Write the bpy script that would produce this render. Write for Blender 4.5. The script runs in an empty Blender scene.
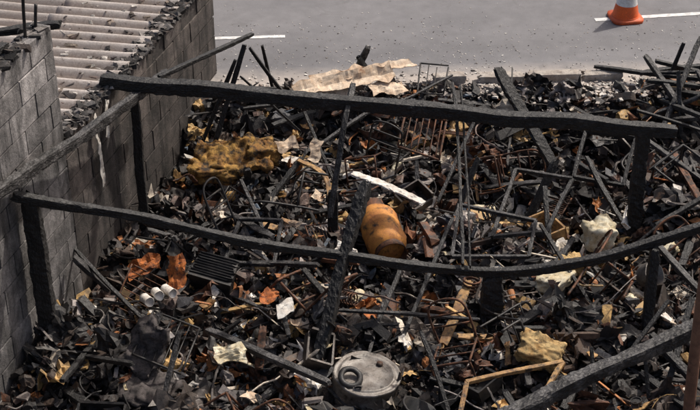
import bpy, math, random
import numpy as np
from mathutils import Vector, Matrix, Euler, noise
random.seed(7)
R=random.random
def U(a,b): return a+(b-a)*random.random()
def N(x,y,z=0.0): return noise.noise(Vector((x,y,z)))
S=bpy.context.scene
COL=S.collection
def smooth(a,b,v):
    t=max(0.0,min(1.0,(v-a)/(b-a))); return t*t*(3-2*t)

# ------------------------------------------------------------ materials
def newmat(name):
    m=bpy.data.materials.new(name); m.use_nodes=True
    nt=m.node_tree; b=nt.nodes["Principled BSDF"]
    return m,nt,b
def nd(nt,t,**k):
    n=nt.nodes.new(t)
    for a,v in k.items(): setattr(n,a,v)
    return n
def lk(nt,a,b): nt.links.new(a,b)
def ramp(nt,src,stops):
    r=nd(nt,'ShaderNodeValToRGB'); e=r.color_ramp.elements
    while len(e)>1: e.remove(e[-1])
    e[0].position=stops[0][0]; e[0].color=(*stops[0][1],1)
    for p,c in stops[1:]:
        q=e.new(p); q.color=(*c,1)
    lk(nt,src,r.inputs[0]); return r.outputs[0]
def noi(nt,vec,scale,detail=4,rough=.6,dist=0):
    n=nd(nt,'ShaderNodeTexNoise'); n.inputs['Scale'].default_value=scale
    n.inputs['Detail'].default_value=detail; n.inputs['Roughness'].default_value=rough
    n.inputs['Distortion'].default_value=dist
    if vec is not None: lk(nt,vec,n.inputs['Vector'])
    return n.outputs['Fac']
def setv(nt,s,v):
    if hasattr(v,'is_linked'): lk(nt,v,s)
    elif isinstance(v,(int,float)): s.default_value=v
    else: s.default_value=(*v,1)
def mix(nt,f,a,b,mode='MIX'):
    m=nd(nt,'ShaderNodeMix',data_type='RGBA',blend_type=mode)
    for s,v in ((m.inputs[0],f),(m.inputs[6],a),(m.inputs[7],b)): setv(nt,s,v)
    return m.outputs[2]
def mth(nt,op,*a):
    m=nd(nt,'ShaderNodeMath',operation=op)
    for i,v in enumerate(a): setv(nt,m.inputs[i],v)
    return m.outputs[0]
def bump(nt,b,h,strength=.5,dist=.01):
    n=nd(nt,'ShaderNodeBump'); n.inputs['Strength'].default_value=strength; n.inputs['Distance'].default_value=dist
    lk(nt,h,n.inputs['Height']); lk(nt,n.outputs[0],b.inputs['Normal'])
def mrange(nt,v,a,b,c,d):
    n=nd(nt,'ShaderNodeMapRange'); lk(nt,v,n.inputs[0])
    for i,q in enumerate((a,b,c,d)): n.inputs[i+1].default_value=q
    return n.outputs[0]
def geo(nt): return nd(nt,'ShaderNodeNewGeometry').outputs['Position']
def normz(nt):
    s=nd(nt,'ShaderNodeSeparateXYZ'); lk(nt,nd(nt,'ShaderNodeNewGeometry').outputs['Normal'],s.inputs[0]); return s.outputs[2]

def mat_char(name,base=.014,ash_sheen=.10,amt=.62):
    m,nt,b=newmat(name)
    a=nd(nt,'ShaderNodeAttribute',attribute_name='bc').outputs['Vector']
    mp=nd(nt,'ShaderNodeMapping'); mp.inputs['Scale'].default_value=(24,50,50); lk(nt,a,mp.inputs[0])
    v=nd(nt,'ShaderNodeTexVoronoi',feature='DISTANCE_TO_EDGE'); v.inputs['Scale'].default_value=1
    v.inputs['Randomness'].default_value=.9; lk(nt,mp.outputs[0],v.inputs['Vector'])
    n1=noi(nt,a,7,5,.7); n2=noi(nt,a,75,3,.7)
    c1=ramp(nt,n1,[(0,(base,base*.93,base*.9)),(amt-.08,(base*1.4,base*1.25,base*1.2)),(amt+.03,(ash_sheen*.6,ash_sheen*.55,ash_sheen*.53)),(1,(ash_sheen,ash_sheen*.93,ash_sheen*.9))])
    top=mth(nt,'MULTIPLY',mrange(nt,normz(nt),.5,.98,0,.6),mrange(nt,mth(nt,'MULTIPLY',n2,n1),.22,.36,0,1))
    c1=mix(nt,top,c1,(ash_sheen*.8,ash_sheen*.78,ash_sheen*.80))  # upward faces greyed: ash dusting with a painted sky highlight
    c2=mix(nt,1.0,c1,mrange(nt,v.outputs['Distance'],0,.12,.35,1),'MULTIPLY'); lk(nt,c2,b.inputs['Base Color'])
    lk(nt,mrange(nt,n2,.3,.7,.45,.85),b.inputs['Roughness'])
    h=mth(nt,'MULTIPLY_ADD',mrange(nt,v.outputs['Distance'],0,.25,0,1),.6,n2)
    bump(nt,b,h,.6,.007)
    return m
M_char=mat_char("charred_wood",.010,.06,.62)
M_char2=mat_char("charred_wood_ashy",.016,.13,.55)

def mat_debris():
    m,nt,b=newmat("debris_mix")
    at=nd(nt,'ShaderNodeAttribute',attribute_name='Col'); a=at.outputs['Color']
    g=geo(nt)
    n1=noi(nt,g,8,4,.65,.3); n2=noi(nt,g,55,4,.7)
    soot=mth(nt,'MULTIPLY',mrange(nt,n1,.43,.66,0,1),at.outputs['Alpha'])
    c=mix(nt,soot,a,(.019,.0155,.0145))
    c=mix(nt,1.0,c,mrange(nt,n2,.3,.7,.5,1.45),'MULTIPLY')
    lk(nt,c,b.inputs['Base Color'])
    lk(nt,mrange(nt,n2,.3,.7,.40,.9),b.inputs['Roughness'])
    bump(nt,b,n2,.5,.01)
    return m
M_deb=mat_debris()

def mat_rubble():
    m,nt,b=newmat("ash_ground")
    g=geo(nt)
    n1=noi(nt,g,3,6,.7,.5); n2=noi(nt,g,40,4,.7)
    c=ramp(nt,n1,[(.3,(.012,.010,.009)),(.5,(.024,.019,.017)),(.6,(.06,.042,.034)),(.75,(.12,.10,.09))])
    c=mix(nt,1.0,c,mrange(nt,n2,.3,.7,.3,1.6),'MULTIPLY')
    lk(nt,c,b.inputs['Base Color']); b.inputs['Roughness'].default_value=.85
    bump(nt,b,n2,.9,.03); return m
M_rub=mat_rubble()

def mat_simple(name,c1,c2,scale=6,rough=.6,soot=.0,metal=0.0,bs=.3,bd=.005,lo=.4,hi=.6,c3=None):
    m,nt,b=newmat(name); o=geo(nt)
    n=noi(nt,o,scale,5,.65,.3)
    st=[(lo,c1),(hi,c2)]
    if c3: st.append((min(.98,hi+.1),c3))
    c=ramp(nt,n,st)
    if soot>0:
        s=mrange(nt,noi(nt,o,scale*1.7,5,.7),.62-soot*.35,.78-soot*.35,0,.95)
        c=mix(nt,s,c,(.02,.016,.014))
    n2=noi(nt,o,scale*14,3,.7)
    c=mix(nt,1.0,c,mrange(nt,n2,.25,.75,.7,1.25),'MULTIPLY')
    lk(nt,c,b.inputs['Base Color']); b.inputs['Metallic'].default_value=metal
    lk(nt,mrange(nt,n2,.3,.7,max(.1,rough-.15),min(1,rough+.15)),b.inputs['Roughness'])
    bump(nt,b,n2,bs,bd); return m
M_foam=mat_simple("burnt_foam",(.66,.47,.22),(.46,.27,.10),12,.95,.3,bs=.8,bd=.01)
M_foamw=mat_simple("pale_foam",(.80,.73,.56),(.64,.52,.32),12,.95,.2,bs=.8,bd=.01)
M_foamo=mat_simple("scorched_mattress",(.50,.28,.07),(.26,.12,.03),7,.9,.5,bs=.9,bd=.02)
M_gas=mat_simple("rusty_cylinder_paint",(.60,.25,.05),(.38,.14,.035),8,.65,.28,.05,bs=.3,c3=(.15,.055,.02))
M_rust=mat_simple("rusty_metal",(.17,.07,.035),(.07,.034,.02),12,.7,.45,.3)
M_rusto=mat_simple("orange_rust",(.50,.155,.035),(.22,.065,.02),18,.8,.35,.1)
M_steel=mat_simple("scorched_steel",(.24,.22,.20),(.12,.10,.085),8,.55,.3,.3,c3=(.32,.29,.26))
M_dark=mat_simple("dark_metal",(.018,.018,.019),(.045,.04,.037),10,.5,.3,.3)
M_white=mat_simple("scorched_white_paint",(.74,.70,.64),(.52,.46,.40),14,.75,.22)
M_card=mat_simple("scorched_cardboard",(.68,.55,.42),(.52,.37,.25),7,.85,.2,c3=(.3,.13,.06))
M_wood=mat_simple("singed_wood",(.44,.26,.10),(.20,.10,.04),9,.7,.4)
M_fab=mat_simple("burnt_fabric",(.055,.048,.046),(.12,.10,.095),22,.95,.35,bs=.8)
M_panel=mat_simple("scorched_sheet_metal",(.09,.072,.062),(.04,.034,.031),9,.45,.35,.3,c3=(.17,.10,.06))

def mat_block(name):
    m,nt,b=newmat(name)
    at=nd(nt,'ShaderNodeAttribute',attribute_name='Col'); a=at.outputs['Color']
    g=geo(nt); n2=noi(nt,g,70,4,.75); n3=noi(nt,g,5,6,.72,.8)
    mp=nd(nt,'ShaderNodeMapping'); mp.inputs['Scale'].default_value=(6,6,1.1); lk(nt,g,mp.inputs[0])
    st=noi(nt,mp.outputs[0],1,5,.65)
    c=mix(nt,1.0,a,mrange(nt,n3,.36,.64,1.25,.45),'MULTIPLY')
    c=mix(nt,1.0,c,mrange(nt,st,.42,.62,1.15,.35),'MULTIPLY')
    c=mix(nt,mrange(nt,noi(nt,g,18,4,.75),.64,.70,0,.4),c,(.24,.215,.195))
    c=mix(nt,1.0,c,mrange(nt,n2,.25,.75,.55,1.4),'MULTIPLY')
    lk(nt,c,b.inputs['Base Color']); b.inputs['Roughness'].default_value=.9
    bump(nt,b,mth(nt,'MULTIPLY_ADD',n3,1.5,n2),.7,.008); return m
M_block=mat_block("sooty_concrete_block")

def mat_roof():
    m,nt,b=newmat("fibre_cement")
    a=nd(nt,'ShaderNodeAttribute',attribute_name='Col').outputs['Color']
    g=geo(nt); n1=noi(nt,g,3.2,5,.7,.3); n2=noi(nt,g,60,4,.7)
    c=mix(nt,mrange(nt,n1,.45,.7,0,.5),a,(.27,.20,.16))
    c=mix(nt,1.0,c,mrange(nt,n2,.25,.75,.7,1.2),'MULTIPLY')
    c=mix(nt,mrange(nt,noi(nt,g,13,5,.75),.58,.70,0,.75),c,(.13,.095,.08))
    lk(nt,c,b.inputs['Base Color']); b.inputs['Roughness'].default_value=.9
    bump(nt,b,n2,.4,.004); return m
M_roof=mat_roof()

def mat_road():
    m,nt,b=newmat("asphalt")
    g=geo(nt); n1=noi(nt,g,.7,4,.6,.3); n2=noi(nt,g,200,2,.8); n3=noi(nt,g,6,5,.7)
    c=ramp(nt,n1,[(.35,(.140,.136,.143)),(.65,(.178,.172,.178))])
    c=mix(nt,1.0,c,mrange(nt,n2,.3,.7,.66,1.34),'MULTIPLY')
    c=mix(nt,1.0,c,mrange(nt,n3,.3,.7,.86,1.12),'MULTIPLY')
    sep=nd(nt,'ShaderNodeSeparateXYZ'); lk(nt,g,sep.inputs[0])
    e=mth(nt,'MULTIPLY_ADD',sep.outputs[0],-.05,sep.outputs[1])
    d=mrange(nt,e,11.98,12.32,1,0)
    k=mth(nt,'MULTIPLY',d,mrange(nt,n3,.32,.55,.35,1))
    c=mix(nt,k,c,(.40,.35,.31))
    tr=mrange(nt,mth(nt,'ABSOLUTE',mth(nt,'SUBTRACT',mth(nt,'MULTIPLY_ADD',sep.outputs[0],-.12,sep.outputs[1]),12.55)),.0,.35,.9,1)
    c=mix(nt,1.0,c,tr,'MULTIPLY')
    c=mix(nt,mrange(nt,noi(nt,g,2.3,5,.7,1.2),.60,.70,0,.35),c,(.085,.08,.08))
    lk(nt,c,b.inputs['Base Color']); b.inputs['Roughness'].default_value=.8
    bump(nt,b,n2,.6,.004); return m
M_road=mat_road()
M_paint=mat_simple("road_paint",(.76,.75,.73),(.50,.49,.48),14,.7,.0)
M_conc=mat_simple("concrete",(.36,.33,.29),(.25,.22,.20),5,.9,.2,bs=.6)
M_kerb=mat_simple("worn_kerb_concrete",(.46,.41,.36),(.33,.28,.24),9,.9,.1,bs=.8,bd=.01)
M_earth=mat_simple("dark_earth",(.09,.07,.055),(.05,.04,.032),3,.95,.2)
M_orange=mat_simple("cone_orange",(.80,.13,.02),(.62,.10,.02),8,.5,.0)
M_band=mat_simple("cone_white_band",(.8,.8,.78),(.62,.6,.58),8,.4,.0)
M_rubber=mat_simple("cone_base_rubber",(.62,.10,.02),(.42,.07,.02),8,.6,.1)

# ------------------------------------------------------------ mesh helpers
def mk(name,vs,fs,mat,sm=False,parent=None,attr=None):
    me=bpy.data.meshes.new(name); me.from_pydata([tuple(v) for v in vs],[],fs); me.update()
    if attr:
        for k,(ty,data) in attr.items():
            at=me.attributes.new(k,ty,'POINT')
            key='color' if ty=='FLOAT_COLOR' else 'vector'
            at.data.foreach_set(key,np.array(data,dtype=np.float32).ravel())
    if sm: me.polygons.foreach_set('use_smooth',[True]*len(me.polygons))
    me.materials.append(mat)
    o=bpy.data.objects.new(name,me); COL.objects.link(o)
    if parent: o.parent=parent
    return o
def empty(name):
    o=bpy.data.objects.new(name,None); COL.objects.link(o); return o

def resample(pts,step):
    P=[Vector(p) for p in pts]
    if len(P)>2:
        Q=[P[0]*2-P[1]]+P+[P[-1]*2-P[-2]]
        dense=[]
        for i in range(1,len(Q)-2):
            a,b,c,d=Q[i-1:i+3]
            for k in range(16):
                t=k/16
                dense.append(.5*((2*b)+(c-a)*t+(2*a-5*b+4*c-d)*t*t+(3*b-a-3*c+d)*t**3))
        dense.append(P[-1]); P=dense
    acc=0; out=[P[0]]
    for i in range(1,len(P)):
        seg=P[i]-P[i-1]; L=seg.length
        if L<1e-9: continue
        d=step-acc
        while d<=L:
            out.append(P[i-1]+seg*(d/L)); d+=step
        acc=(acc+L)%step
    if (out[-1]-P[-1]).length>step*.3: out.append(P[-1])
    return out
SEED=[0.0]
def beam(name,pts,w,h,mat=None,rough=.12,parent=None,step=.025,taper=0.2,wob=.007):
    mat=mat or M_char
    SEED[0]+=17.3; sd=SEED[0]
    P=resample(pts,step); n=len(P)
    tot=(P[-1]-P[0]).normalized()
    ref=Vector((0,0,1)) if abs(tot.z)<.8 else Vector((0,1,0))
    prof=[]
    k=4
    for (a,b) in ((( -1,-1),(1,-1)),((1,-1),(1,1)),((1,1),(-1,1)),((-1,1),(-1,-1))):
        for i in range(k):
            t=i/k; x=a[0]+(b[0]-a[0])*t; y=a[1]+(b[1]-a[1])*t
            l=math.hypot(x,y); f=1 if l<1.2 else .93
            prof.append((x*f/2,y*f/2))
    m=len(prof); vs=[];bc=[];fs=[]
    s=0
    for i,p in enumerate(P):
        t=(P[min(i+1,n-1)]-P[max(i-1,0)]).normalized()
        side=t.cross(ref).normalized(); up=side.cross(t).normalized()
        if i: s+=(P[i]-P[i-1]).length
        e=min(i,n-1-i)*step
        tp=1-taper*math.exp(-e/.06)
        er=1+rough*N(s*2.2,sd,3)*1.3-rough*1.2*max(0,N(s*5,sd,33)-.2)
        off=side*(wob*N(s*1.7,sd,9))*2+up*(wob*N(s*1.7,sd,19))*2
        for j,(a,b) in enumerate(prof):
            q=1+rough*.8*N(s*11,a*4+sd,b*4)+rough*1.0*N(s*34,a*9+sd,b*9)-rough*2.2*max(0,N(s*7,a*3+sd+9,b*3)-.3)
            endj=0
            if i==0 or i==n-1:
                endj=.05*N(a*6+sd,b*6,5)*(w+h)*6
            vs.append(p+off+side*(a*w*tp*er*q)+up*(b*h*tp*er*q)+t*endj)
            bc.append((s+sd,a*w,b*h))
    for i in range(n-1):
        for j in range(m):
            a=i*m+j; b=i*m+(j+1)%m
            fs.append((a,b,b+m,a+m))
    fs.append(tuple(range(m-1,-1,-1))); fs.append(tuple((n-1)*m+j for j in range(m)))
    return mk(name,vs,fs,mat,False,parent,{'bc':('FLOAT_VECTOR',bc)})

def tube(name,pts,r,mat,parent=None,seg=8,step=.05):
    P=resample(pts,step)
    n=len(P); vs=[];fs=[]
    for i,p in enumerate(P):
        t=(P[min(i+1,n-1)]-P[max(i-1,0)]).normalized()
        ref=Vector((0,0,1)) if abs(t.z)<.9 else Vector((1,0,0))
        a=t.cross(ref).normalized(); b=a.cross(t)
        for j in range(seg):
            th=2*math.pi*j/seg
            vs.append(p+a*(r*math.cos(th))+b*(r*math.sin(th)))
    for i in range(n-1):
        for j in range(seg):
            q=i*seg+j; w=i*seg+(j+1)%seg; fs.append((q,w,w+seg,q+seg))
    fs.append(tuple(range(seg-1,-1,-1))); fs.append(tuple((n-1)*seg+j for j in range(seg)))
    return mk(name,vs,fs,mat,True,parent)

def lathe(name,prof,mat,seg=40,M=Matrix(),parent=None,dent=0,sd=0,sm=True):
    vs=[];fs=[]
    for (r,z) in prof:
        for j in range(seg):
            th=2*math.pi*j/seg
            d=1+dent*N(math.cos(th)*1.5+sd,math.sin(th)*1.5,z*5)+dent*.5*N(math.cos(th)*4+sd,math.sin(th)*4,z*12)
            vs.append(M@Vector((r*d*math.cos(th),r*d*math.sin(th),z)))
    for i in range(len(prof)-1):
        for j in range(seg):
            a=i*seg+j;b=i*seg+(j+1)%seg; fs.append((a,b,b+seg,a+seg))
    return mk(name,vs,fs,mat,sm,parent)
def frame_from(axis,loc,roll=0):
    q=Vector(axis).to_track_quat('Z','Y')
    return Matrix.Translation(loc)@q.to_matrix().to_4x4()@Matrix.Rotation(roll,4,'Z')

def blob(name,loc,size,mat,rot=(0,0,0),sub=4,rough=.25,sd=0,box=.6,parent=None,flat=False):
    import bmesh
    bm=bmesh.new(); bmesh.ops.create_icosphere(bm,subdivisions=sub,radius=1)
    E=Euler(rot).to_matrix()
    for v in bm.verts:
        p=v.co.copy(); mx=max(abs(p.x),abs(p.y),abs(p.z))
        p=p*((1-box)+box/mx*.9)
        q=1+rough*N(p.x*1.4+sd,p.y*1.4,p.z*1.4)+rough*.6*N(p.x*4+sd,p.y*4,p.z*4)+rough*.35*N(p.x*9+sd,p.y*9,p.z*9)
        p*=q
        v.co=E@Vector((p.x*size[0],p.y*size[1],p.z*size[2]))+Vector(loc)
    me=bpy.data.meshes.new(name); bm.to_mesh(me); bm.free()
    if not flat: me.polygons.foreach_set('use_smooth',[True]*len(me.polygons))
    me.materials.append(mat)
    o=bpy.data.objects.new(name,me); COL.objects.link(o); o.parent=parent
    return o
def sheet(name,loc,size,rot,mat,amp=.03,freq=4,nx=28,ny=14,sd=0,thick=.006,fold=0,parent=None,ragged=.06,smooth_=False):
    E=Euler(rot).to_matrix(); vs=[];fs=[]
    for s in (0,1):
        for j in range(ny+1):
            for i in range(nx+1):
                x=(i/nx-.5)*size[0]; y=(j/ny-.5)*size[1]
                z=amp*N(x*freq+sd,y*freq,2)+amp*.5*N(x*freq*3+sd,y*freq*3,5)+amp*.25*N(x*freq*8+sd,y*freq*8,5)+fold*abs(y)/size[1]*2
                ex=ragged*N(y*9+sd,3,1)*(1 if i in(0,nx) else .0); ey=ragged*N(x*9+sd,8,1)*(1 if j in(0,ny) else 0)
                vs.append(E@Vector((x+ex,y+ey,z-s*thick))+Vector(loc))
    K=(nx+1)*(ny+1)
    for j in range(ny):
        for i in range(nx):
            a=j*(nx+1)+i; b=a+1;c=b+nx+1;d=a+nx+1
            fs.append((a,b,c,d)); fs.append((K+d,K+c,K+b,K+a))
    for i in range(nx):
        a=i;b=i+1; fs.append((b,a,K+a,K+b)); a=ny*(nx+1)+i;b=a+1; fs.append((a,b,K+b,K+a))
    for j in range(ny):
        a=j*(nx+1);b=a+nx+1; fs.append((a,b,K+b,K+a)); a+=nx;b+=nx; fs.append((b,a,K+a,K+b))
    return mk(name,vs,fs,mat,smooth_,parent)

# ------------------------------------------------------------ terrain
def edge(x): return 11.90+.05*x-.14*smooth(1.2,1.8,x)*smooth(3.4,2.7,x)
def wallx(y): return -2.27+.278*(y-8.63)
def G(x,y):
    b=-.40+.23*N(x*.9+3,y*.9)+.15*N(x*2.7,y*2.7,4)+.065*N(x*7,y*7,8)
    b-=.10*smooth(8.6,7.2,y)*smooth(.5,-1.5,x)
    s=smooth(-.9,-.12,y-edge(x))
    return b*(1-s)+(-.07)*s
vs=[];fs=[];nx,ny=260,250
X0,X1,Y0,Y1=-3.2,6.0,4.5,12.1
for j in range(ny+1):
    for i in range(nx+1):
        x=X0+(X1-X0)*i/nx; y=Y0+(Y1-Y0)*j/ny
        z=G(x,y)
        k=1-smooth(-.25,0,y-edge(x))
        z+=k*(.035*N(x*19,y*19,1)+.02*N(x*45,y*45,2))
        vs.append((x,y,z))
for j in range(ny):
    for i in range(nx):
        a=j*(nx+1)+i; fs.append((a,a+1,a+nx+2,a+nx+1))
mk("rubble_ground",vs,fs,M_rub)
mk("ground",[(-300,-300,-1.2),(300,-300,-1.2),(300,300,-1.2),(-300,300,-1.2)],[(0,1,2,3)],M_earth)
vs=[];fs=[];xs=[-80+160*i/1200 for i in range(1201)]
for x in xs:
    y=edge(x)
    if -8<x<8: y+=.08*N(x*2.3,1,1)+.04*N(x*9,1,1)
    yb=23+.1*x
    vs+= [(x,y,-1.2),(x,y,0),(x,yb,0),(x,yb,-1.2)]
for i in range(1200):
    a=i*4; fs+=[(a,a+4,a+5,a+1),(a+1,a+5,a+6,a+2),(a+2,a+6,a+7,a+3)]
mk("road",vs,fs,M_road)
vs=[];fs=[]
for x in xs:
    yb=23+.1*x+.001; vs+=[(x,yb,-1.2),(x,yb,.13),(x,yb+60,.13)]
for i in range(1200):
    a=i*3; fs+=[(a,a+3,a+4,a+1),(a+1,a+4,a+5,a+2)]
mk("pavement",vs,fs,M_conc)
def stripe(x0,y0,x1,y1,w):
    n=60;vs=[];fs=[]
    d=Vector((x1-x0,y1-y0,0)).normalized(); p=Vector((-d.y,d.x,0))
    for i in range(n+1):
        t=i/n; c=Vector((x0+(x1-x0)*t,y0+(y1-y0)*t,.004))
        for s in (-1,1):
            vs.append(c+p*(s*(w/2)+.008*N(i*1.3,s*5,x0)))
    for i in range(n): a=2*i; fs.append((a,a+2,a+3,a+1))
    mk("lane_marking",vs,fs,M_paint)
stripe(-2.9,12.83,-.66,12.98,.06)
stripe(2.55,13.38,6.5,13.95,.07)
# broken kerb stones along the frontage
kb=empty("broken_kerb")
for k,(x,L) in enumerate(((1.45,.42),(1.95,.5),(2.42,.36),(.95,.3))):
    y=11.93+.05*x-.02
    beam("kerb_stone",[(x-L/2,y,.015+.012*(k%2)),(x+L/2,y+.03*(k%2)+.01,.02)],.12,.11,M_kerb,rough=.12,parent=kb,taper=.05)

# ------------------------------------------------------------ neighbour house
house=empty("neighbour_house")
wd=Vector((.278,1,0)).normalized(); wn=Vector((wd.y,-wd.x,0))
W0=Vector((wallx(5.0),5.0,0))
def wallpt(s,z,d): return W0+wd*s+Vector((0,0,z))-wn*d
def block_wall(name,s0,s1,z0,z1,thick,base,ragtop=.0,dark=0.0):
    vs=[];fs=[];cs=[]
    def bx(a0,a1,b0,b1,d0,d1,c,j=.004):
        o=len(vs); dj=U(-.004,.003)
        for (s,z,d) in ((a0,b0,d0),(a1,b0,d0),(a1,b1,d0),(a0,b1,d0),(a0,b0,d1),(a1,b0,d1),(a1,b1,d1),(a0,b1,d1)):
            vs.append(wallpt(s+U(-j,j),z+U(-j,j),d+dj+U(-j,j)*.4)); cs.append((*c,1))
        for f in ((0,1,2,3),(5,4,7,6),(4,0,3,7),(1,5,6,2),(3,2,6,7),(4,5,1,0)): fs.append(tuple(o+q for q in f))
    bx(s0+.01,s1-.01,z0,z1-.03,.014,thick-.012,tuple(q*.5 for q in base),0)
    row=0;z=z1
    while z>z0:
        zb=z-.182
        s=s0-(.2 if row%2 else 0)
        while s<s1:
            a=max(s,s0);b=min(s+.383,s1)
            if b-a>.05 and not(row==0 and ragtop>0 and R()<ragtop):
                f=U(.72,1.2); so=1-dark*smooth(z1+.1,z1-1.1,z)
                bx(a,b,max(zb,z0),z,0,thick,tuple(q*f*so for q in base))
            s+=.395
        z-=.195; row+=1
    return mk(name,vs,fs,M_block,False,house,{'Col':('FLOAT_COLOR',cs)})
def s_of_y(y): return (y-5.0)/wd.y
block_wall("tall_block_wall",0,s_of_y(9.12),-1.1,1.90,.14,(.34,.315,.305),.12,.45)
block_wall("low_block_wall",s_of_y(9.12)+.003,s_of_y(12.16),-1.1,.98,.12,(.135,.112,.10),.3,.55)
class Acc:
    def __init__(s): s.v=[];s.f=[];s.c=[]
    def add(s,vs,fs,c):
        o=len(s.v); s.v.extend(vs); s.f.extend(tuple(o+q for q in f) for f in fs); s.c.extend([(c[0],c[1],c[2],c[3] if len(c)>3 else 1)]*len(vs))
    def build(s,name,mat,parent=None): return mk(name,s.v,s.f,mat,False,parent,{'Col':('FLOAT_COLOR',s.c)})
BF=((0,3,2,1),(4,5,6,7),(0,1,5,4),(1,2,6,5),(2,3,7,6),(3,0,4,7))
def boxv(loc,sz,E,j=.15):
    o=[]
    for (x,y,z) in ((-1,-1,-1),(1,-1,-1),(1,1,-1),(-1,1,-1),(-1,-1,1),(1,-1,1),(1,1,1),(-1,1,1)):
        o.append(E@Vector((x*sz[0]*.5*(1+U(-j,j)*2),y*sz[1]*.5*(1+U(-j,j)*2),z*sz[2]*.5*(1+U(-j,j))))+loc)
    return o
crust=Acc()
for i in range(1100):
    y=U(9.15,12.14) if R()<.75 else U(6.5,9.1)
    top=.975 if y>9.12 else 1.895
    p=wallpt(s_of_y(y),top+U(-.015,.015),U(-.01,.13)); k=U(.012,.05)
    c=random.choice([(.05,.045,.042),(.12,.11,.105),(.03,.026,.025),(.3,.27,.25),(.09,.07,.06)])
    crust.add(boxv(p,(k*U(.8,2.4),k,k*U(.4,.9)),Euler((U(-.5,.5),U(-.5,.5),U(0,6.3))).to_matrix(),.25),BF,c)
crust.build("wall_head_rubble",M_block,house)
# corrugated roof
vs=[];fs=[];cs=[]
rd=Vector((1,-.10,0)).normalized(); ro=Vector((-rd.y,rd.x,0))
per=.165
for (row,(a0,a1)) in enumerate([(-.96,.05),(-2.2,-.9),(-3.4,-2.1),(-4.6,-3.3),(-5.8,-4.5)]):
    na=14; nb=int(3.6/per*10)
    o=len(vs)
    for j in range(nb+1):
        b=j*per/10
        sheetn=int(b/.9)
        base=Vector((wallx(9.2),9.2,0))+ro*b
        ex=wallx(base.y)-.10-base.x
        for i in range(na+1):
            a=a0+(a1-a0)*i/na
            z=.95+.10*abs(a)*.55-.014*row+.014*(i/na)+.034*math.cos(b*2*math.pi/per)+.012*(sheetn%2)
            z+=.014*N(a*1.2+row*7,b*1.1)
            jit=(.05*N(row*9,sheetn*5.5)+.03*N(row*9,b*5)) if i==na else 0
            p=base+rd*(a+ex+jit); vs.append((p.x,p.y,z))
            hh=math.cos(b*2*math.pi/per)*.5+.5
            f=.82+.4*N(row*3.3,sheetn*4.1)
            c=Vector((.62,.56,.52))*f*(.38+.62*hh**.7)  # brown valleys, with shade painted in so the corrugation looks deeper
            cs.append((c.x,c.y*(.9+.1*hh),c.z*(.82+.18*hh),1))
    for j in range(nb):
        for i in range(na):
            q=o+j*(na+1)+i; fs.append((q,q+1,q+na+2,q+na+1))
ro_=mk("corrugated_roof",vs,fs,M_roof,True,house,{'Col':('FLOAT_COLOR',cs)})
md=ro_.modifiers.new("s",'SOLIDIFY'); md.thickness=.008; md.offset=-1
def quadbox(name,pts,z0,z1,mat,parent):
    n=len(pts); v=[(x,y,z0) for x,y in pts]+[(x,y,z1) for x,y in pts]
    f=[(i,(i+1)%n,(i+1)%n+n,i+n) for i in range(n)]+[tuple(range(n,2*n)),tuple(range(n-1,-1,-1))]
    return mk(name,v,f,mat,False,parent)
quadbox("house_body",[(-7.5,9.3),(wallx(9.3)-.2,9.3),(wallx(12.1)-.2,12.1),(-7.5,12.1)],-1.15,.82,M_conc,house)
sc=Acc()
for i in range(260):
    b=U(0,3); a=-abs(random.gauss(0,.5))-.03; p0=Vector((wallx(9.2+b)-.12+a,9.2+b,.985+.055*abs(a))); k=U(.006,.04)
    sc.add(boxv(p0,(k*U(1,3),k,k*.4),Euler((U(-.3,.3),U(-.3,.3),U(0,6.3))).to_matrix(),.25),BF,random.choice([(.05,.04,.04),(.2,.16,.13),(.1,.07,.06),(.5,.46,.42)]))
sc.build("roof_scraps",M_block,house)
sheet("torn_flashing",(wallx(9.55)+.05,9.55,.62),(.05,.62,.0),(math.radians(88),0,math.radians(80)),M_white,.02,5,6,20,3,.003,parent=house)
sheet("torn_flashing_b",(wallx(9.75)+.04,9.75,.80),(.04,.3,.0),(math.radians(84),.3,math.radians(70)),M_white,.02,5,6,12,9,.003,parent=house)
for (y,z0,h,dx) in ((8.9,1.85,.5,.03),(8.35,1.85,.32,-.05),(9.05,1.85,.22,.02),(7.9,1.85,.3,.04)):
    p=wallpt(s_of_y(y),z0,.08); tube("rebar",[p,p+Vector((dx*.4,.01,h*.5)),p+Vector((dx,.03,h))],.012,M_dark,house)
p=wallpt(s_of_y(9.0),1.85,.35); beam("wall_top_timber",[p,p+Vector((.25,.1,.0)),p+Vector((.42,.1,.02))],.07,.06,parent=house)
p=wallpt(s_of_y(8.7),1.93,.12); beam("wall_top_timber",[p,p+Vector((-.2,-.55,.02))],.07,.05,parent=house)

# ------------------------------------------------------------ structural charred timbers
beam("charred_beam",[(-1.98,9.96,1.04),(0,9.93,.84),(2.6,9.84,.64)],.10,.11,wob=.012,rough=.12)
beam("charred_beam",[(-1.50,10.42,.88),(-1.95,9.2,1.0),(-2.40,7.9,1.2)],.07,.085,M_char2,rough=.13)
beam("charred_beam",[(-2.34,8.29,.98),(-1.49,8.37,.75),(-.72,8.46,.48),(0,8.51,.33),(.95,8.58,.13),(1.70,8.55,.25),(2.29,8.62,.40),(3.3,8.75,.68)],.06,.065,rough=.15)
beam("charred_post",[(-2.24,8.33,.95),(-2.22,8.3,-.8)],.13,.12,taper=.1)
beam("charred_post",[(2.36,9.86,.60),(2.38,9.84,-.8)],.11,.11,taper=.1,rough=.16)
beam("charred_post",[(1.07,8.6,.10),(1.08,8.56,-.8)],.16,.12,taper=.1,rough=.2)
beam("charred_post",[(-.14,9.75,.12),(-.14,9.72,-.7)],.09,.08)
beam("charred_post",[(2.24,8.55,.36),(2.22,8.3,-.8)],.075,.075)
beam("charred_post",[(-1.74,10.02,.9),(-1.74,10.0,-.5)],.08,.07)
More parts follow.
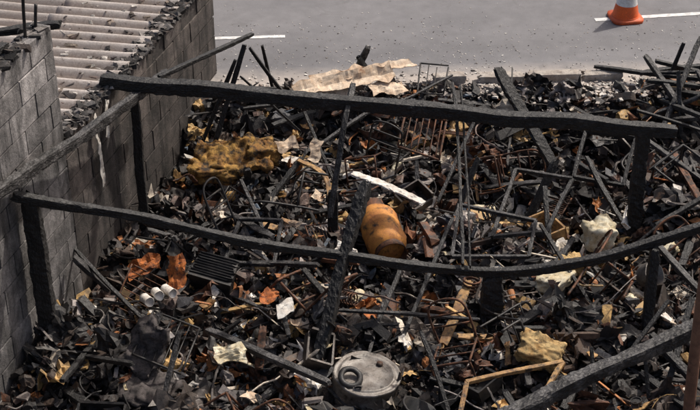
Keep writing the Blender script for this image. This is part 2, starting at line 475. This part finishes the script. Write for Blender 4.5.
beam("charred_rafter",[(.02,10.1,.93),(-.05,9.8,.72),(-.16,9.48,.05)],.045,.06,M_char2)
beam("charred_rafter",[(.85,10.4,.78),(.86,9.7,.6),(.84,8.55,.22)],.025,.045)
beam("charred_rafter",[(.91,10.35,.78),(.92,9.7,.58),(.89,8.55,.20)],.015,.04)
beam("leaning_charred_beam",[(.12,8.88,.72),(-.05,8.5,.3),(-.30,7.82,-.45)],.085,.10,rough=.16)
beam("charred_plank",[(1.32,11.25,.5),(1.88,10.66,-.3)],.11,.04,M_char,rough=.18)
beam("charred_stick",[(-.84,11.06,.92),(-1.54,10.12,.99)],.04,.035)
tri=empty("collapsed_window_frame")
for a,b,w in (((-.92,11.1,.8),(-1.24,10.8,-.15),.045),((-1.0,11.01,.7),(-1.31,10.9,-.05),.035),((-.87,11.04,.8),(-.52,11.08,.22),.028),((-.78,11.29,.7),(-.66,11.4,.05),.028),((-1.05,10.98,.45),(-.65,11.1,.38),.022),((-.95,11.05,.2),(-.6,11.2,.15),.028),((-.95,10.9,.6),(-.45,11.0,.0),.02)):
    beam("frame_bar",[a,b],w,w,parent=tri)
beam("charred_post_stub",[(.17,12.15,.28),(.06,12.4,-.15)],.065,.05,M_char2)
beam("charred_post_stub",[(.08,12.1,.2),(.20,12.3,-.1)],.045,.045)
pile=empty("burnt_timber_pile")
for a,b,w in (((2.35,12.1,.10),(3.6,11.6,.16),.045),((2.77,11.89,.32),(3.22,11.1,-.15),.06),((3.13,11.94,.42),(3.0,11.9,-.05),.04),((2.75,11.91,.12),(3.7,11.7,.25),.035),((2.85,11.8,.02),(3.6,11.3,.12),.07),((2.9,11.7,-.05),(3.1,10.9,.2),.05),((3.3,12.0,.45),(2.85,11.2,-.1),.045),((2.7,11.4,-.1),(3.7,11.5,.3),.04),((3.2,11.6,.3),(3.5,10.8,-.2),.05),((2.95,11.3,-.05),(3.8,11.0,.2),.05),((2.6,11.2,.1),(3.3,10.9,.0),.03),((2.9,12.0,.2),(3.5,12.0,.05),.05),((3.0,11.5,.35),(3.05,11.3,-.2),.04),((2.8,12.0,.08),(3.7,12.15,.12),.06),((2.75,11.6,.2),(3.6,11.75,.02),.05)):
    beam("timber",[a,b],w,w*.8,random.choice([M_char,M_char,M_char2]),parent=pile)
beam("charred_beam",[(.85,6.72,.25),(1.6,7.1,.38),(2.55,7.56,.52)],.085,.10,M_char2,rough=.16)
tube("rusty_pole",[(2.0,6.5,1.85),(2.04,6.5,.6),(2.15,6.52,-.9)],.035,mat_simple("brown_pole_paint",(.26,.13,.08),(.17,.08,.05),7,.6,.15),seg=16)
misc=[((1.69,7.79,.05),(1.72,7.45,-.4),.03),((2.05,7.68,.05),(2.10,7.45,-.4),.03),((-.08,8.49,-.14),(.97,8.38,-.14),.03),
((-2.15,9.08,.02),(-1.45,8.4,-.32),.03),((-1.05,8.26,-.16),(-.15,7.6,-.12),.055),((-.72,10.06,-.2),(-.41,10.5,.02),.045),((.38,8.25,-.25),(.84,9.65,-.06),.03),
((1.85,11.05,-.2),(2.2,10.3,-.1),.045),((1.63,10.0,.02),(1.63,9.5,-.25),.045),((2.05,10.5,.02),(2.28,9.85,-.25),.04),((.42,11.15,.2),(.96,11.68,.22),.022),
((2.6,10.9,.0),(3.2,10.2,-.2),.045),((2.5,9.6,-.1),(3.1,9.9,.1),.045),((-1.9,8.0,-.2),(-1.5,7.6,.05),.04),((-.8,9.2,-.2),(-.25,8.95,-.05),.045),((1.2,8.2,-.1),(1.9,8.35,-.2),.04),
((-2.0,7.6,-.1),(-1.9,8.3,-.3),.045),((-.55,8.9,-.3),(-.45,8.1,-.1),.04),((.4,9.0,-.1),(.1,8.2,-.35),.035),((2.5,8.3,.1),(2.2,7.6,-.3),.045),((2.4,9.2,.0),(2.8,8.5,-.2),.05),
((-.4,10.9,.25),(-.1,10.4,-.25),.03),((.2,11.2,.1),(-.3,10.7,.0),.035),((-.9,9.9,.15),(-.6,9.4,-.3),.03),((1.1,10.9,.15),(.75,10.2,-.25),.03),((1.5,9.3,.1),(1.9,8.6,-.3),.03),((-1.2,7.9,.1),(-1.35,7.4,-.4),.035),((.5,7.9,.1),(.75,7.3,-.4),.03),((2.3,8.2,.15),(1.8,7.7,-.2),.03)]
for a,b,w in misc: beam("charred_stick",[a,b],w,w*.8,random.choice([M_char,M_char2,M_char]))
def rectframe(name,P,r,mat,bars=()):
    e=empty(name); n=len(P)
    for i in range(n): beam("rail",[P[i],P[(i+1)%n]],r,r,mat,parent=e,rough=.08,taper=0) if mat in (M_char,M_char2) else tube("rail",[P[i],P[(i+1)%n]],r/2,mat,e,8,.1)
    A,B,C,D=[Vector(p) for p in P[:4]]
    for t in bars: tube("slat",[A.lerp(B,t),D.lerp(C,t)],r*.3,mat,e,6,.1)
    return e
rectframe("charred_window_frame",[(.91,9.83,-.05),(1.51,9.58,-.05),(1.42,9.2,-.15),(.81,9.21,-.15)],.03,M_char2)
rectframe("charred_window_frame",[(1.41,10.23,.05),(1.85,10.0,.1),(1.6,9.5,-.1),(1.15,9.45,-.12)],.032,M_char2)
rectframe("metal_bed_grid",[(.42,10.72,-.0),(.78,10.62,-.08),(.86,10.98,.12),(.50,11.10,.14)],.022,M_rust,(.15,.3,.45,.6,.75,.9))
e=empty("wooden_window_frame")
for a,b in (((.80,7.5,-.03),(1.49,7.72,-.03)),((1.49,7.72,-.03),(1.23,7.3,-.12)),((1.23,7.3,-.12),(.7,7.05,-.15)),((.7,7.05,-.15),(.80,7.5,-.03))): beam("rail",[a,b],.035,.03,M_wood,parent=e,taper=0)
rectframe("metal_chair_frame",[(.62,11.5,.12),(.86,11.48,.12),(.92,11.75,.28),(.66,11.8,.28)],.016,M_dark,(.3,.6))
rectframe("metal_rack",[(-1.45,8.35,-.05),(-1.1,8.2,-.1),(-1.2,7.8,-.2),(-1.55,7.9,-.1)],.018,M_dark,(.2,.4,.6,.8))
rectframe("charred_window_frame",[(2.1,10.9,.05),(2.5,10.7,.1),(2.35,10.3,-.15),(1.95,10.45,-.15)],.035,M_char)
rectframe("charred_window_frame",[(-.9,9.6,-.05),(-.55,9.5,.0),(-.6,9.1,-.15),(-1.0,9.2,-.2)],.03,M_char2)
def chair(name,loc,rot,mat,s=1.0):
    e=empty(name); E=Euler(rot).to_matrix()
    def T(x,y,z): return Vector(loc)+E@(Vector((x,y,z))*s)
    r=.011*s
    tube("back_hoop",[T(-.17,-.16,-.2),T(-.17,-.17,.0),T(-.165,-.2,.3),T(-.08,-.22,.38),T(.08,-.22,.38),T(.165,-.2,.3),T(.17,-.17,0),T(.17,-.16,-.2)],r,mat,e,7,.03)
    tube("front_hoop",[T(-.17,.18,-.22),T(-.17,.16,-.02),T(-.14,.16,.0),T(.14,.16,.0),T(.17,.16,-.02),T(.17,.18,-.22)],r,mat,e,7,.03)
    for x in (-.17,.17): tube("side_rail",[T(x,-.17,0),T(x,.16,0)],r,mat,e,7,.1)
    for z in (.15,.26): tube("back_slat",[T(-.165,-.19,z),T(.165,-.19,z)],r*.8,mat,e,6,.1)
    for y in (-.08,.03): tube("seat_bar",[T(-.17,y,0),T(.17,y,0)],r*.7,mat,e,6,.1)
random.seed(11)
for (x,y) in ((.35,10.95),(-.45,10.05),(1.35,10.75),(2.75,10.5),(-.35,8.75),(1.95,8.75),(-1.15,9.6),(.75,8.0),(-.75,7.5),(2.7,9.3),(.1,10.6),(1.2,8.1)):
    chair("burnt_chair_frame",(x,y,G(x,y)+.2),(U(-1.6,1.6),U(-1.2,1.2),U(0,6.3)),random.choice([M_rust,M_dark,M_rust,M_dark]),U(.75,1.05))
for k in range(6):
    x,y=((1.0,11.3),(-.2,9.6),(1.75,10.35),(2.55,8.95),(-1.65,8.75),(-1.0,10.2))[k]
    z=G(x,y)+.13; E=Euler((U(-.8,.8),U(-.6,.6),U(0,6.3))).to_matrix(); a,b=U(.15,.28),U(.1,.2)
    P=[Vector((x,y,z))+E@Vector(q) for q in ((-a,-b,0),(a,-b,0),(a,b,0),(-a,b,0))]
    rectframe("wire_rack",P,.014,random.choice([M_rust,M_dark]),[i/11 for i in range(1,11)])
for k,(x,y,a,b) in enumerate(((-1.75,8.05,.42,.30),(-1.15,7.55,.5,.3),(-.6,8.15,.3,.22),(-1.35,9.3,.4,.25),(-.4,9.3,.38,.2),(.6,8.6,.34,.22),(1.7,8.35,.4,.25),(2.1,8.1,.35,.22),(2.75,9.9,.45,.28),(1.3,10.0,.36,.2),(.3,11.2,.4,.2),(1.0,10.6,.35,.22),(2.2,11.2,.4,.25),(-.95,10.1,.35,.25),(.5,7.55,.3,.2),(-.1,7.35,.4,.25),(3.0,10.7,.4,.25),(1.95,10.75,.3,.2))):
    sheet("buckled_sheet_metal",(x,y,G(x,y)+.12),(a,b,0),(U(-.8,.5),U(-.6,.6),U(0,6.3)),M_panel if k%3 else M_dark,.12,4,11,8,k*5.1,.003,U(0,.08),ragged=.1)
# gutted carcasses: open burnt boxes / drawers
def carcass(name,loc,sz,rot,mat):
    e=empty(name); E=Euler(rot).to_matrix(); L=Vector(loc); t=.018; w,d,h=sz
    for nm,c,s in (("bottom",(0,0,0),(w,d,t)),("side",(-w/2,0,h/2),(t,d,h)),("side_b",(w/2,0,h/2),(t,d,h)),("back",(0,d/2,h/2),(w,t,h)),("front",(0,-d/2,h*.3),(w,t,h*.6))):
        a=Acc(); a.add(boxv(L+E@Vector(c),(s[0]-.002,s[1]-.002,s[2]),E,.05),BF,(.1,.1,.1)); a.build(nm,mat,e)
for (x,y,s,m) in ((-.25,8.05,(.26,.18,.12),M_panel),(1.65,9.85,(.3,.2,.12),M_wood),(.55,10.25,(.26,.2,.14),M_panel),(-1.7,7.45,(.34,.22,.16),M_dark),(2.35,8.75,(.28,.18,.12),M_panel),(-.75,11.0,(.24,.16,.12),M_panel),(.95,7.75,(.22,.16,.1),M_dark),(2.6,11.2,(.3,.2,.14),M_panel)):
    carcass("burnt_drawer",(x,y,G(x,y)+.1),s,(U(-.5,.5),U(-.4,.4),U(0,6.3)),m)

# ------------------------------------------------------------ recognisable objects
gas=empty("gas_cylinder")
ax=Vector((.11,-.42,-.07)); Mx=frame_from(ax,Vector((.21,9.78,-.12)))
pr=[(0,-.03),(.06,-.028),(.12,-.01),(.15,.04),(.162,.09),(.162,.2),(.165,.205),(.165,.225),(.162,.23),(.162,.36),(.15,.41),(.12,.45),(.11,.455)]
lathe("cylinder_body",pr+[(0,.47)],M_gas,48,Mx,gas,.05,1)
lathe("foot_ring",[(.125,.43),(.13,.50),(.122,.50),(.118,.43)],M_rust,48,Mx,gas)
lathe("collar",[(.09,-.02),(.10,-.11),(.094,-.11),(.085,-.02)],M_rust,32,Mx,gas)
lathe("valve",[(0,-.10),(.02,-.10),(.02,-.06),(.03,-.06),(.03,-.02)],M_steel,16,Mx,gas)
drum=empty("metal_drum")
Mx=frame_from((.10,-.03,1),Vector((.08,7.84,-.62)))
lathe("drum_body",[(0,0),(.225,0),(.235,.02),(.235,.20),(.242,.21),(.242,.225),(.235,.235),(.235,.38),(.246,.392),(.246,.405),(.236,.41),(.225,.40),(.20,.405),(.195,.418),(.185,.405),(.10,.412),(0,.415)],M_steel,64,Mx,drum,.05,5)
Mx2=Mx@Matrix.Translation((-.12,.09,.425))@Matrix.Rotation(-.35,4,'Y')@Matrix.Rotation(.2,4,'X')
lathe("loose_ring",[(.05,.0),(.085,-.005),(.092,.012),(.085,.025),(.06,.03),(.05,.02),(.05,0)],M_dark,28,Mx2,drum,.08,3)
lathe("bung",[(.0,.43),(.022,.43),(.025,.41)],M_rust,16,Mx@Matrix.Translation((.12,-.06,0)),drum)
blob("foam_block",(2.0,9.42,-.08),(.13,.11,.13),M_foamw,(.2,.1,.4),4,.35,3,.6)
e=empty("foam_mattress_chunk")
blob("chunk",(1.60,8.92,-.16),(.17,.10,.06),M_foamw,(.1,-.1,.9),4,.35,8,.9,e); blob("chunk_b",(1.75,9.08,-.14),(.11,.09,.06),M_foam,(.1,.2,.5),4,.4,12,.8,e)
blob("foam_block",(1.36,7.93,-.10),(.17,.11,.11),M_foam,(.5,.1,-.45),5,.2,21,.9)
e=empty("scorched_mattress")
sheet("mattress_cover",(-1.02,10.62,-.02),(.62,.32,0),(.35,.1,.25),M_foamo,.10,4,40,24,4,.05,parent=e,smooth_=True)
blob("mattress_core",(-1.18,10.5,-.12),(.22,.12,.08),M_foamo,(0,.2,.4),4,.4,31,.8,e); blob("mattress_core_b",(-.78,10.75,-.08),(.16,.12,.09),M_foamo,(0,.2,.4),4,.4,35,.8,e)
sheet("yellow_cloth",(-1.35,10.95,.04),(.2,.12,0),(.5,.3,.3),M_foam,.09,9,12,10,14,.006)
e=empty("cardboard_panel")
sheet("flap",(-.05,11.62,.18),(.98,.17,0),(.50,-.03,.36),M_card,.03,4,40,8,1,.006,.03,parent=e)
sheet("flap_b",(.12,11.78,.20),(1.0,.12,0),(.25,-.02,.34),M_card,.02,4,40,8,6,.006,.02,parent=e)
sheet("cardboard_panel",(-.25,11.5,.10),(.5,.12,0),(.9,-.05,.42),M_card,.03,5,24,6,9,.006)
sheet("cardboard_panel",(.35,11.62,.12),(.35,.16,0),(.3,.1,.2),M_card,.04,5,16,8,19,.005)
beam("scorched_pale_plank",[(.02,10.33,-.04),(.3,10.2,-.08),(.62,10.0,-.14)],.08,.02,M_white,rough=.35)
beam("scorched_pale_plank",[(-.45,10.45,.02),(-.22,10.25,-.02),(-.15,9.95,-.15)],.045,.02,M_wood,rough=.3)
for (x,y,z,ax) in ((-1.55,8.56,-.13,(.4,-.7,.2)),(-1.47,8.62,-.12,(.3,-.7,.25)),(-1.41,8.68,-.13,(.5,-.6,.1))):
    lathe("tin_can",[(0,0),(.036,0),(.038,.006),(.036,.012),(.036,.11),(.038,.118),(.034,.12),(.034,.112),(0,.11)],M_white,24,frame_from(ax,Vector((x,y,z+.05))),None,.12,x)
sheet("rusty_sheet_metal",(-1.33,8.78,.0),(.13,.26,0),(1.1,.2,.3),M_rusto,.06,8,7,9,3,.003,.03)
sheet("rusty_sheet_metal",(-1.6,9.0,-.1),(.26,.14,0),(.7,-.3,.3),M_rusto,.07,8,8,6,13,.003,.03)
sheet("rusty_sheet_metal",(-.62,8.6,-.1),(.2,.12,0),(.5,.3,.8),M_rusto,.06,8,7,7,23,.003,.02)
sheet("scorched_white_board",(-.48,8.4,-.06),(.14,.11,0),(.5,.1,.5),M_white,.015,8,8,8,5,.012,ragged=.03)
sheet("scorched_white_board",(-.86,7.92,-.10),(.24,.12,0),(.4,.1,-.2),M_foamw,.05,9,12,9,15,.012)
sheet("scorched_white_board",(-.02,9.25,-.10),(.18,.09,0),(.3,.1,-.5),M_white,.04,8,10,6,17,.01)
sheet("scorched_white_board",(-1.35,8.1,-.08),(.13,.09,0),(.3,.1,.7),M_white,.02,8,8,6,57,.01,ragged=.03)
sheet("torn_carton",(-.55,10.75,0),(.2,.1,0),(.9,.1,.3),M_card,.03,8,10,6,27,.008)
sheet("torn_carton",(-.3,10.6,.02),(.1,.2,0),(.9,.4,.1),M_card,.02,8,6,10,37,.008)
random.seed(23)
for k in range(44):
    y=U(7.3,11.6); x=U(-1.7,2.9)
    if x<wallx(y)+.2: continue
    sheet("torn_carton",(x,y,G(x,y)+.13),(U(.07,.22),U(.04,.12),0),(U(-.7,.9),U(-.5,.5),U(0,6.3)),random.choice([M_card,M_foam,M_foamw,M_wood,M_wood,M_rusto,M_white]),.025,8,8,6,k*4.4,.006,ragged=.04)
for k in range(16):
    y=U(7.6,11.2); x=U(-1.3,2.8)
    blob("burnt_foam_lump",(x,y,G(x,y)+.09),(U(.04,.09),U(.03,.07),U(.03,.05)),random.choice([M_foam,M_foamo,M_foamw]),(U(-.5,.5),U(-.5,.5),U(0,6)),3,.45,k*9.7,.7)
e=empty("burnt_car_seat")
sheet("seat_back",(-1.46,7.98,-.1),(.26,.38,0),(.9,.15,-.5),M_fab,.07,5,20,26,6,.06,.05,parent=e,smooth_=True)
blob("seat_cushion",(-1.45,7.78,-.33),(.19,.17,.07),M_fab,(.2,.1,-.4),4,.4,41,.8,e)
e=empty("burnt_air_conditioner")
Eu=Euler((.25,.15,-.25)).to_matrix(); c=Vector((-1.06,9.05,-.20))
a=Acc(); a.add(boxv(c,(.34,.26,.16),Eu,.05),BF,(.03,.03,.032)); a.build("casing",M_dark,e)
for i in range(9):
    a=Acc(); a.add(boxv(c+Eu@Vector((0,-.10+.026*i,.085)),(.30,.008,.02),Eu@Euler((.5,0,0)).to_matrix(),.12),BF,(.05,.05,.05)); a.build("louvre",M_dark,e)
def helix(name,c,r,h,turns,axis,mat,wr=.005):
    Mx=frame_from(axis,Vector(c)); pts=[Mx@Vector((r*math.cos(t*2*math.pi/14),r*math.sin(t*2*math.pi/14),h*t/(14*turns))) for t in range(int(14*turns)+1)]
    n=len(pts);vs=[];fs=[]
    for i,p in enumerate(pts):
        t=(pts[min(i+1,n-1)]-pts[max(i-1,0)]).normalized(); s=t.cross(Vector(axis).normalized()).normalized(); u=s.cross(t)
        for j in range(6):
            th=j*math.pi/3; vs.append(p+s*(wr*math.cos(th))+u*(wr*math.sin(th)))
    for i in range(n-1):
        for j in range(6):
            q=i*6+j;w=i*6+(j+1)%6; fs.append((q,w,w+6,q+6))
    mk(name,vs,fs,mat,True)
helix("coil_spring",(.93,8.86,-.3),.065,.18,6,(.1,.1,1),M_rust,.009)
helix("coil_spring",(1.1,9.9,-.2),.05,.22,7,(.8,.3,.2),M_dark,.006)
helix("coil_spring",(-.1,8.75,-.2),.045,.2,7,(.6,-.5,.2),M_rust,.006)
lathe("black_bucket",[(0,.02),(.11,.02),(.13,.2),(.14,.205),(.14,.215),(.125,.215),(.105,.03),(0,.03)],M_dark,32,frame_from((.5,.2,1),Vector((.40,7.42,-.42))),None,.15,2)
lathe("scorched_pot",[(0,0),(.09,0),(.1,.02),(.105,.11),(.11,.115),(.1,.115),(.095,.02),(0,.015)],M_steel,32,frame_from((.6,-.5,.6),Vector((2.3,9.0,-.2))),None,.1,7)

# traffic cone
cone=empty("traffic_cone"); c=Vector((2.87,13.42,0)); K=.86
def cs_(z): return (.148*(1-z/.72)+.022)*K
T=Matrix.Translation(c)
def band(z0,z1,m,nm):
    n=6; lathe(nm,[(cs_(z0+(z1-z0)*i/n),(z0+(z1-z0)*i/n)*K) for i in range(n+1)],m,40,T,cone)
band(.035,.2,M_orange,"cone_body"); band(.2,.29,M_band,"reflective_band"); band(.29,.42,M_orange,"cone_body_mid"); band(.42,.52,M_band,"reflective_band_top"); band(.52,.74,M_orange,"cone_tip")
lathe("cone_collar",[(.165*K,.03),(.165*K,.05),(.14*K,.055)],M_orange,40,T,cone)
vs=[];fs=[];n=32
def sq(th,r):
    ct,st=math.cos(th),math.sin(th); p=5
    k=(abs(ct)**p+abs(st)**p)**(-1/p); return (r*k*ct,r*k*st)
for (r,z) in ((.19*K,0.002),(.195*K,.02),(.19*K,.035),(.12*K,.04)):
    for j in range(n):
        x,y=sq(2*math.pi*j/n,r); x,y=x*math.cos(.15)-y*math.sin(.15),x*math.sin(.15)+y*math.cos(.15); vs.append((c.x+x,c.y+y,z))
for i in range(3):
    for j in range(n): a=i*n+j;b=i*n+(j+1)%n; fs.append((a,b,b+n,a+n))
mk("cone_base",vs,fs,M_rubber,True,cone)

# ------------------------------------------------------------ debris field
random.seed(31)
PAL=[((.013,.0115,.011),24),((.024,.019,.017),18),((.05,.033,.024),12),((.09,.057,.040),9),((.14,.122,.112),7),((.06,.060,.068),4),((.29,.25,.23),5),((.64,.55,.44),4.2),
((.17,.066,.029),6),((.38,.145,.045),3),((.48,.30,.12),5.2),((.78,.72,.64),3.0),((.2,.135,.11),5),((.10,.13,.17),.6)]
def pick(x=0,y=0,boost=0):
    w=[]
    t=N(x*.8+20,y*.8,3)+.8*N(x*2.2,y*2.2,30)
    for i,(c,k) in enumerate(PAL):
        if i>=4: k*=max(.25,(1+1.9*t+boost))
        w.append(max(k,.05))
    c=random.choices([p[0] for p in PAL],w)[0]; f=U(.7,1.25)
    al=1 if max(c)<.25 else U(.1,.8)
    return (c[0]*f,c[1]*f,c[2]*f,al)
def spot():
    while True:
        y=6.2+(edge(0)-6.2)*R(); x=U(-2.9,3.9)
        if x<wallx(y)+.03 or y>edge(x)-.04: continue
        if abs(x)>y*.34+.3: continue
        return x,y
deb=Acc()
def shard(p,a,b,t,E,c):
    n=random.choice((3,4,4,5,5,6)); th0=U(0,6.3); pts=[]
    for k in range(n):
        th=th0+2*math.pi*(k+U(-.3,.3))/n; r=U(.6,1); pts.append((a*.5*r*math.cos(th),b*.5*r*math.sin(th)))
    bend=U(-.6,.6)
    vs=[E@Vector((x,y,t/2+bend*x*x/a))+p for x,y in pts]+[E@Vector((x,y,-t/2+bend*x*x/a))+p for x,y in pts]
    fs=[tuple(range(n)),tuple(range(2*n-1,n-1,-1))]+[(i,n+i,n+(i+1)%n,(i+1)%n) for i in range(n)]
    deb.add(vs,fs,c)
for i in range(19000):
    x,y=spot(); k=U(.008,.04)
    p=Vector((x,y,G(x,y)+U(0,.07)))
    E=Euler((U(-.8,.8),U(-.8,.8),U(0,6.3))).to_matrix(); c=pick(x,y)
    if R()<.5: shard(p,k*2,k*U(.8,1.8),k*U(.1,.4),E,c)
    else: deb.add(boxv(p,(k*U(.7,2.4),k*U(.5,1.1),k*U(.3,.9)),E,.25),BF,c)
for i in range(800):
    x,y=spot(); L=U(.06,.3) if R()<.8 else U(.3,.7); w=U(.007,.03)
    p=Vector((x,y,G(x,y)+U(.02,.14)))
    deb.add(boxv(p,(L,w,w*U(.4,1)),Euler((U(-.5,.5),U(-.35,.35) if R()<.75 else U(-1,1),U(0,6.3))).to_matrix(),.15),BF,pick(x,y))
# chunky blocks, boards and plates
for i in range(750):
    x,y=spot(); L=U(.08,.3); w=U(.03,.1)
    p=Vector((x,y,G(x,y)+U(.02,.12)))
    deb.add(boxv(p,(L,w,U(.012,.05)),Euler((U(-.7,.7),U(-.5,.5),U(0,6.3))).to_matrix(),.12),BF,pick(x,y,.1))
for i in range(1700):
    x,y=spot(); a=U(.05,.2)*(1 if R()<.85 else 1.5)
    p=Vector((x,y,G(x,y)+U(.02,.13)))
    shard(p,a,a*U(.3,.9),U(.003,.02),Euler((U(-.8,.8),U(-.8,.8),U(0,6.3))).to_matrix(),pick(x,y,.35))
def crumple(p,a,b,E,am,sd,c,n=7):
    vs=[];fs=[]
    for jj in range(n+1):
        for ii in range(n+1):
            u=(ii/n-.5);v=(jj/n-.5)
            vs.append(E@Vector((a*(u+.22*N(v*4,sd,1)),b*(v+.22*N(u*4,sd,2)),am*(1.3*N(u*2.5+sd,v*2.5,1)+.5*N(u*6+sd,v*6,4)+.25*N(u*14+sd,v*14,4))))+p)
    for jj in range(n):
        for ii in range(n):
            q=jj*(n+1)+ii; fs.append((q,q+1,q+n+2,q+n+1))
    deb.add(vs,fs,c)
for i in range(1200):
    x,y=spot(); a=U(.06,.24); p=Vector((x,y,G(x,y)+U(.03,.13)))
    crumple(p,a,a*U(.35,1),Euler((U(-1,1),U(-1,1),U(0,6.3))).to_matrix(),U(.2,.6)*a,i*3.7,pick(x,y,.3))
for i in range(130):
    x,y=spot(); a=U(.22,.45); p=Vector((x,y,G(x,y)+U(.02,.1)))
    crumple(p,a,a*U(.35,.8),Euler((U(-.8,.8),U(-.8,.8),U(0,6.3))).to_matrix(),U(.2,.5)*a,i*9.1,random.choice([(.025,.022,.021),(.055,.046,.041),(.12,.05,.026),(.12,.11,.10),(.018,.015,.015),(.075,.052,.04)]),11)
for i in range(1300):
    x,y=spot(); k=U(.02,.09)*(1.5 if R()<.1 else 1); sd=i*2.1; vs=[];fs=[]; nn=9;mm=6
    E=Euler((U(0,6),U(0,6),U(0,6))).to_matrix(); sc=(k,k*U(.6,1),k*U(.4,.9)); p=Vector((x,y,G(x,y)+U(0,.07)))
    for a in range(mm+1):
        th=math.pi*a/mm
        for b in range(nn):
            ph=2*math.pi*b/nn; d=Vector((math.sin(th)*math.cos(ph),math.sin(th)*math.sin(ph),math.cos(th)))
            q=1+.7*N(d.x*1.6+sd,d.y*1.6,d.z*1.6)+.3*N(d.x*4+sd,d.y*4,d.z*4); vs.append(E@Vector((d.x*sc[0]*q,d.y*sc[1]*q,d.z*sc[2]*q))+p)
    for a in range(mm):
        for b in range(nn):
            q=a*nn+b;w=a*nn+(b+1)%nn; fs.append((q,w,w+nn,q+nn))
    deb.add(vs,fs,pick(x,y,.1))
for i in range(330):
    x,y=spot(); L=U(.15,.9); r=U(.002,.009); n=16; sd=i*5.3
    cur=Vector((x,y,G(x,y)+U(.04,.14))); th=U(0,6.3); pts=[]; cv=U(-9,9) if R()<.5 else U(-1,1)
    tilt=U(-.3,.5)
    for k in range(n):
        pts.append(cur.copy()); th+=cv*L/n+.5*N(k*.5,sd,2)
        cur=cur+Vector((math.cos(th),math.sin(th),tilt*.5+.5*N(k*.4,sd,7)))*(L/n)
    if max(q.y for q in pts)>11.75: continue
    vs=[];fs=[]
    for k,pp in enumerate(pts):
        t=(pts[min(k+1,n-1)]-pts[max(k-1,0)]).normalized(); s=t.cross(Vector((0,0,1))); s=s.normalized() if s.length>1e-4 else Vector((1,0,0)); u=s.cross(t)
        for j in range(5):
            a=j*2*math.pi/5; vs.append(pp+s*(r*math.cos(a))+u*(r*math.sin(a)))
    for k in range(n-1):
        for j in range(5): q=k*5+j;w=k*5+(j+1)%5; fs.append((q,w,w+5,q+5))
    deb.add(vs,fs,pick(x,y,.1))
for i in range(130):
    x,y=spot(); r=U(.02,.045);h=U(.05,.12); E=Euler((U(-1.6,1.6),U(-1.6,1.6),0)).to_matrix(); p=Vector((x,y,G(x,y)+U(.02,.09))); vs=[];fs=[]
    for z,rr in ((0,0.01),(0,r),(h,r),(h,r*.85),(h*.9,r*.8),(h*.9,.001)):
        for j in range(14): a=2*math.pi*j/14; vs.append(E@Vector((rr*math.cos(a),rr*math.sin(a),z))+p)
    for k in range(5):
        for j in range(14): q=k*14+j;w=k*14+(j+1)%14; fs.append((q,w,w+14,q+14))
    deb.add(vs,fs,pick(x,y,.8))
deb.build("fire_debris",M_deb)
big=empty("charred_timber_debris")
for i in range(150):
    x,y=spot(); L=U(.25,.85); a=U(0,6.3); t=U(-.3,.3) if R()<.75 else U(.4,1.0)
    z=G(x,y)+U(.04,.12); d=Vector((math.cos(a)*math.cos(t),math.sin(a)*math.cos(t),math.sin(t)))*L/2
    c=Vector((x,y,z+abs(d.z)*.6))
    p0=c-d;p1=c+d
    if min(p0.x-wallx(p0.y),p1.x-wallx(p1.y))<.05 or max(p0.y,p1.y)>11.8: continue
    w=U(.022,.085); beam("board",[p0,p1],w,w*U(.25,.7),random.choice([M_char,M_char2,M_wood,M_rust] if R()<.5 else [M_char,M_char2]),parent=big,step=.05,rough=.18)
rc=Acc()
for i in range(1700):
    x=U(-1.5,4.5); d=random.expovariate(1.6) if R()<.6 else U(0,1.8); y=edge(x)+.01+d*.8
    if x<wallx(y)+.1 and y<12.3: continue
    k=U(.003,.010) if d>.3 else U(.005,.02)
    c=random.choice([(.5,.46,.42),(.65,.62,.57),(.55,.5,.45),(.3,.26,.23),(.06,.05,.045)])
    rc.add(boxv(Vector((x,y,k*.3)),(k*U(.8,1.8),k,k*.6),Euler((U(-.3,.3),U(-.3,.3),U(0,6.3))).to_matrix(),.25),BF,(*c,.1))
for i in range(1300):
    x=U(1.2,3.6) if R()<.7 else U(-1,4); y=edge(x)+min(.12,random.gauss(-.08,.10)); k=U(.006,.035)
    rc.add(boxv(Vector((x,y,max(G(x,y),-.03)+.035)),(k*U(.8,1.8),k,k*.5),Euler((U(-.4,.4),U(-.4,.4),U(0,6.3))).to_matrix(),.25),BF,(*random.choice([(.40,.34,.29),(.48,.42,.37),(.26,.21,.18),(.56,.52,.47)]),.3))
rc.build("road_grit",M_deb)

# ------------------------------------------------------------ light, sky, camera
SE,SA=math.radians(52),math.radians(48)
w=bpy.data.worlds.new("World"); S.world=w; w.use_nodes=True; nt=w.node_tree
bg=nt.nodes["Background"]; sk=nt.nodes.new('ShaderNodeTexSky'); sk.sky_type='NISHITA'; sk.sun_disc=False
sk.sun_elevation=SE; sk.sun_rotation=SA; sk.dust_density=6; sk.air_density=.9; sk.ozone_density=.4
nt.links.new(sk.outputs[0],bg.inputs[0]); bg.inputs[1].default_value=.12
l=bpy.data.lights.new("sun",'SUN'); l.energy=3.7; l.angle=math.radians(1.5); l.color=(1,.945,.86)
so=bpy.data.objects.new("sun",l); COL.objects.link(so)
dirv=Vector((math.sin(SA)*math.cos(SE),math.cos(SA)*math.cos(SE),math.sin(SE)))
so.rotation_euler=dirv.to_track_quat('Z','Y').to_euler(); so.location=(0,0,20)
cam=bpy.data.cameras.new("camera"); cam.lens=72; cam.sensor_width=36; cam.clip_end=1000
co=bpy.data.objects.new("camera",cam); COL.objects.link(co); co.location=(0,0,6.09); co.rotation_euler=(math.radians(58),0,0)
S.camera=co
S.view_settings.view_transform='Standard'; S.view_settings.look='None'; S.view_settings.exposure=0
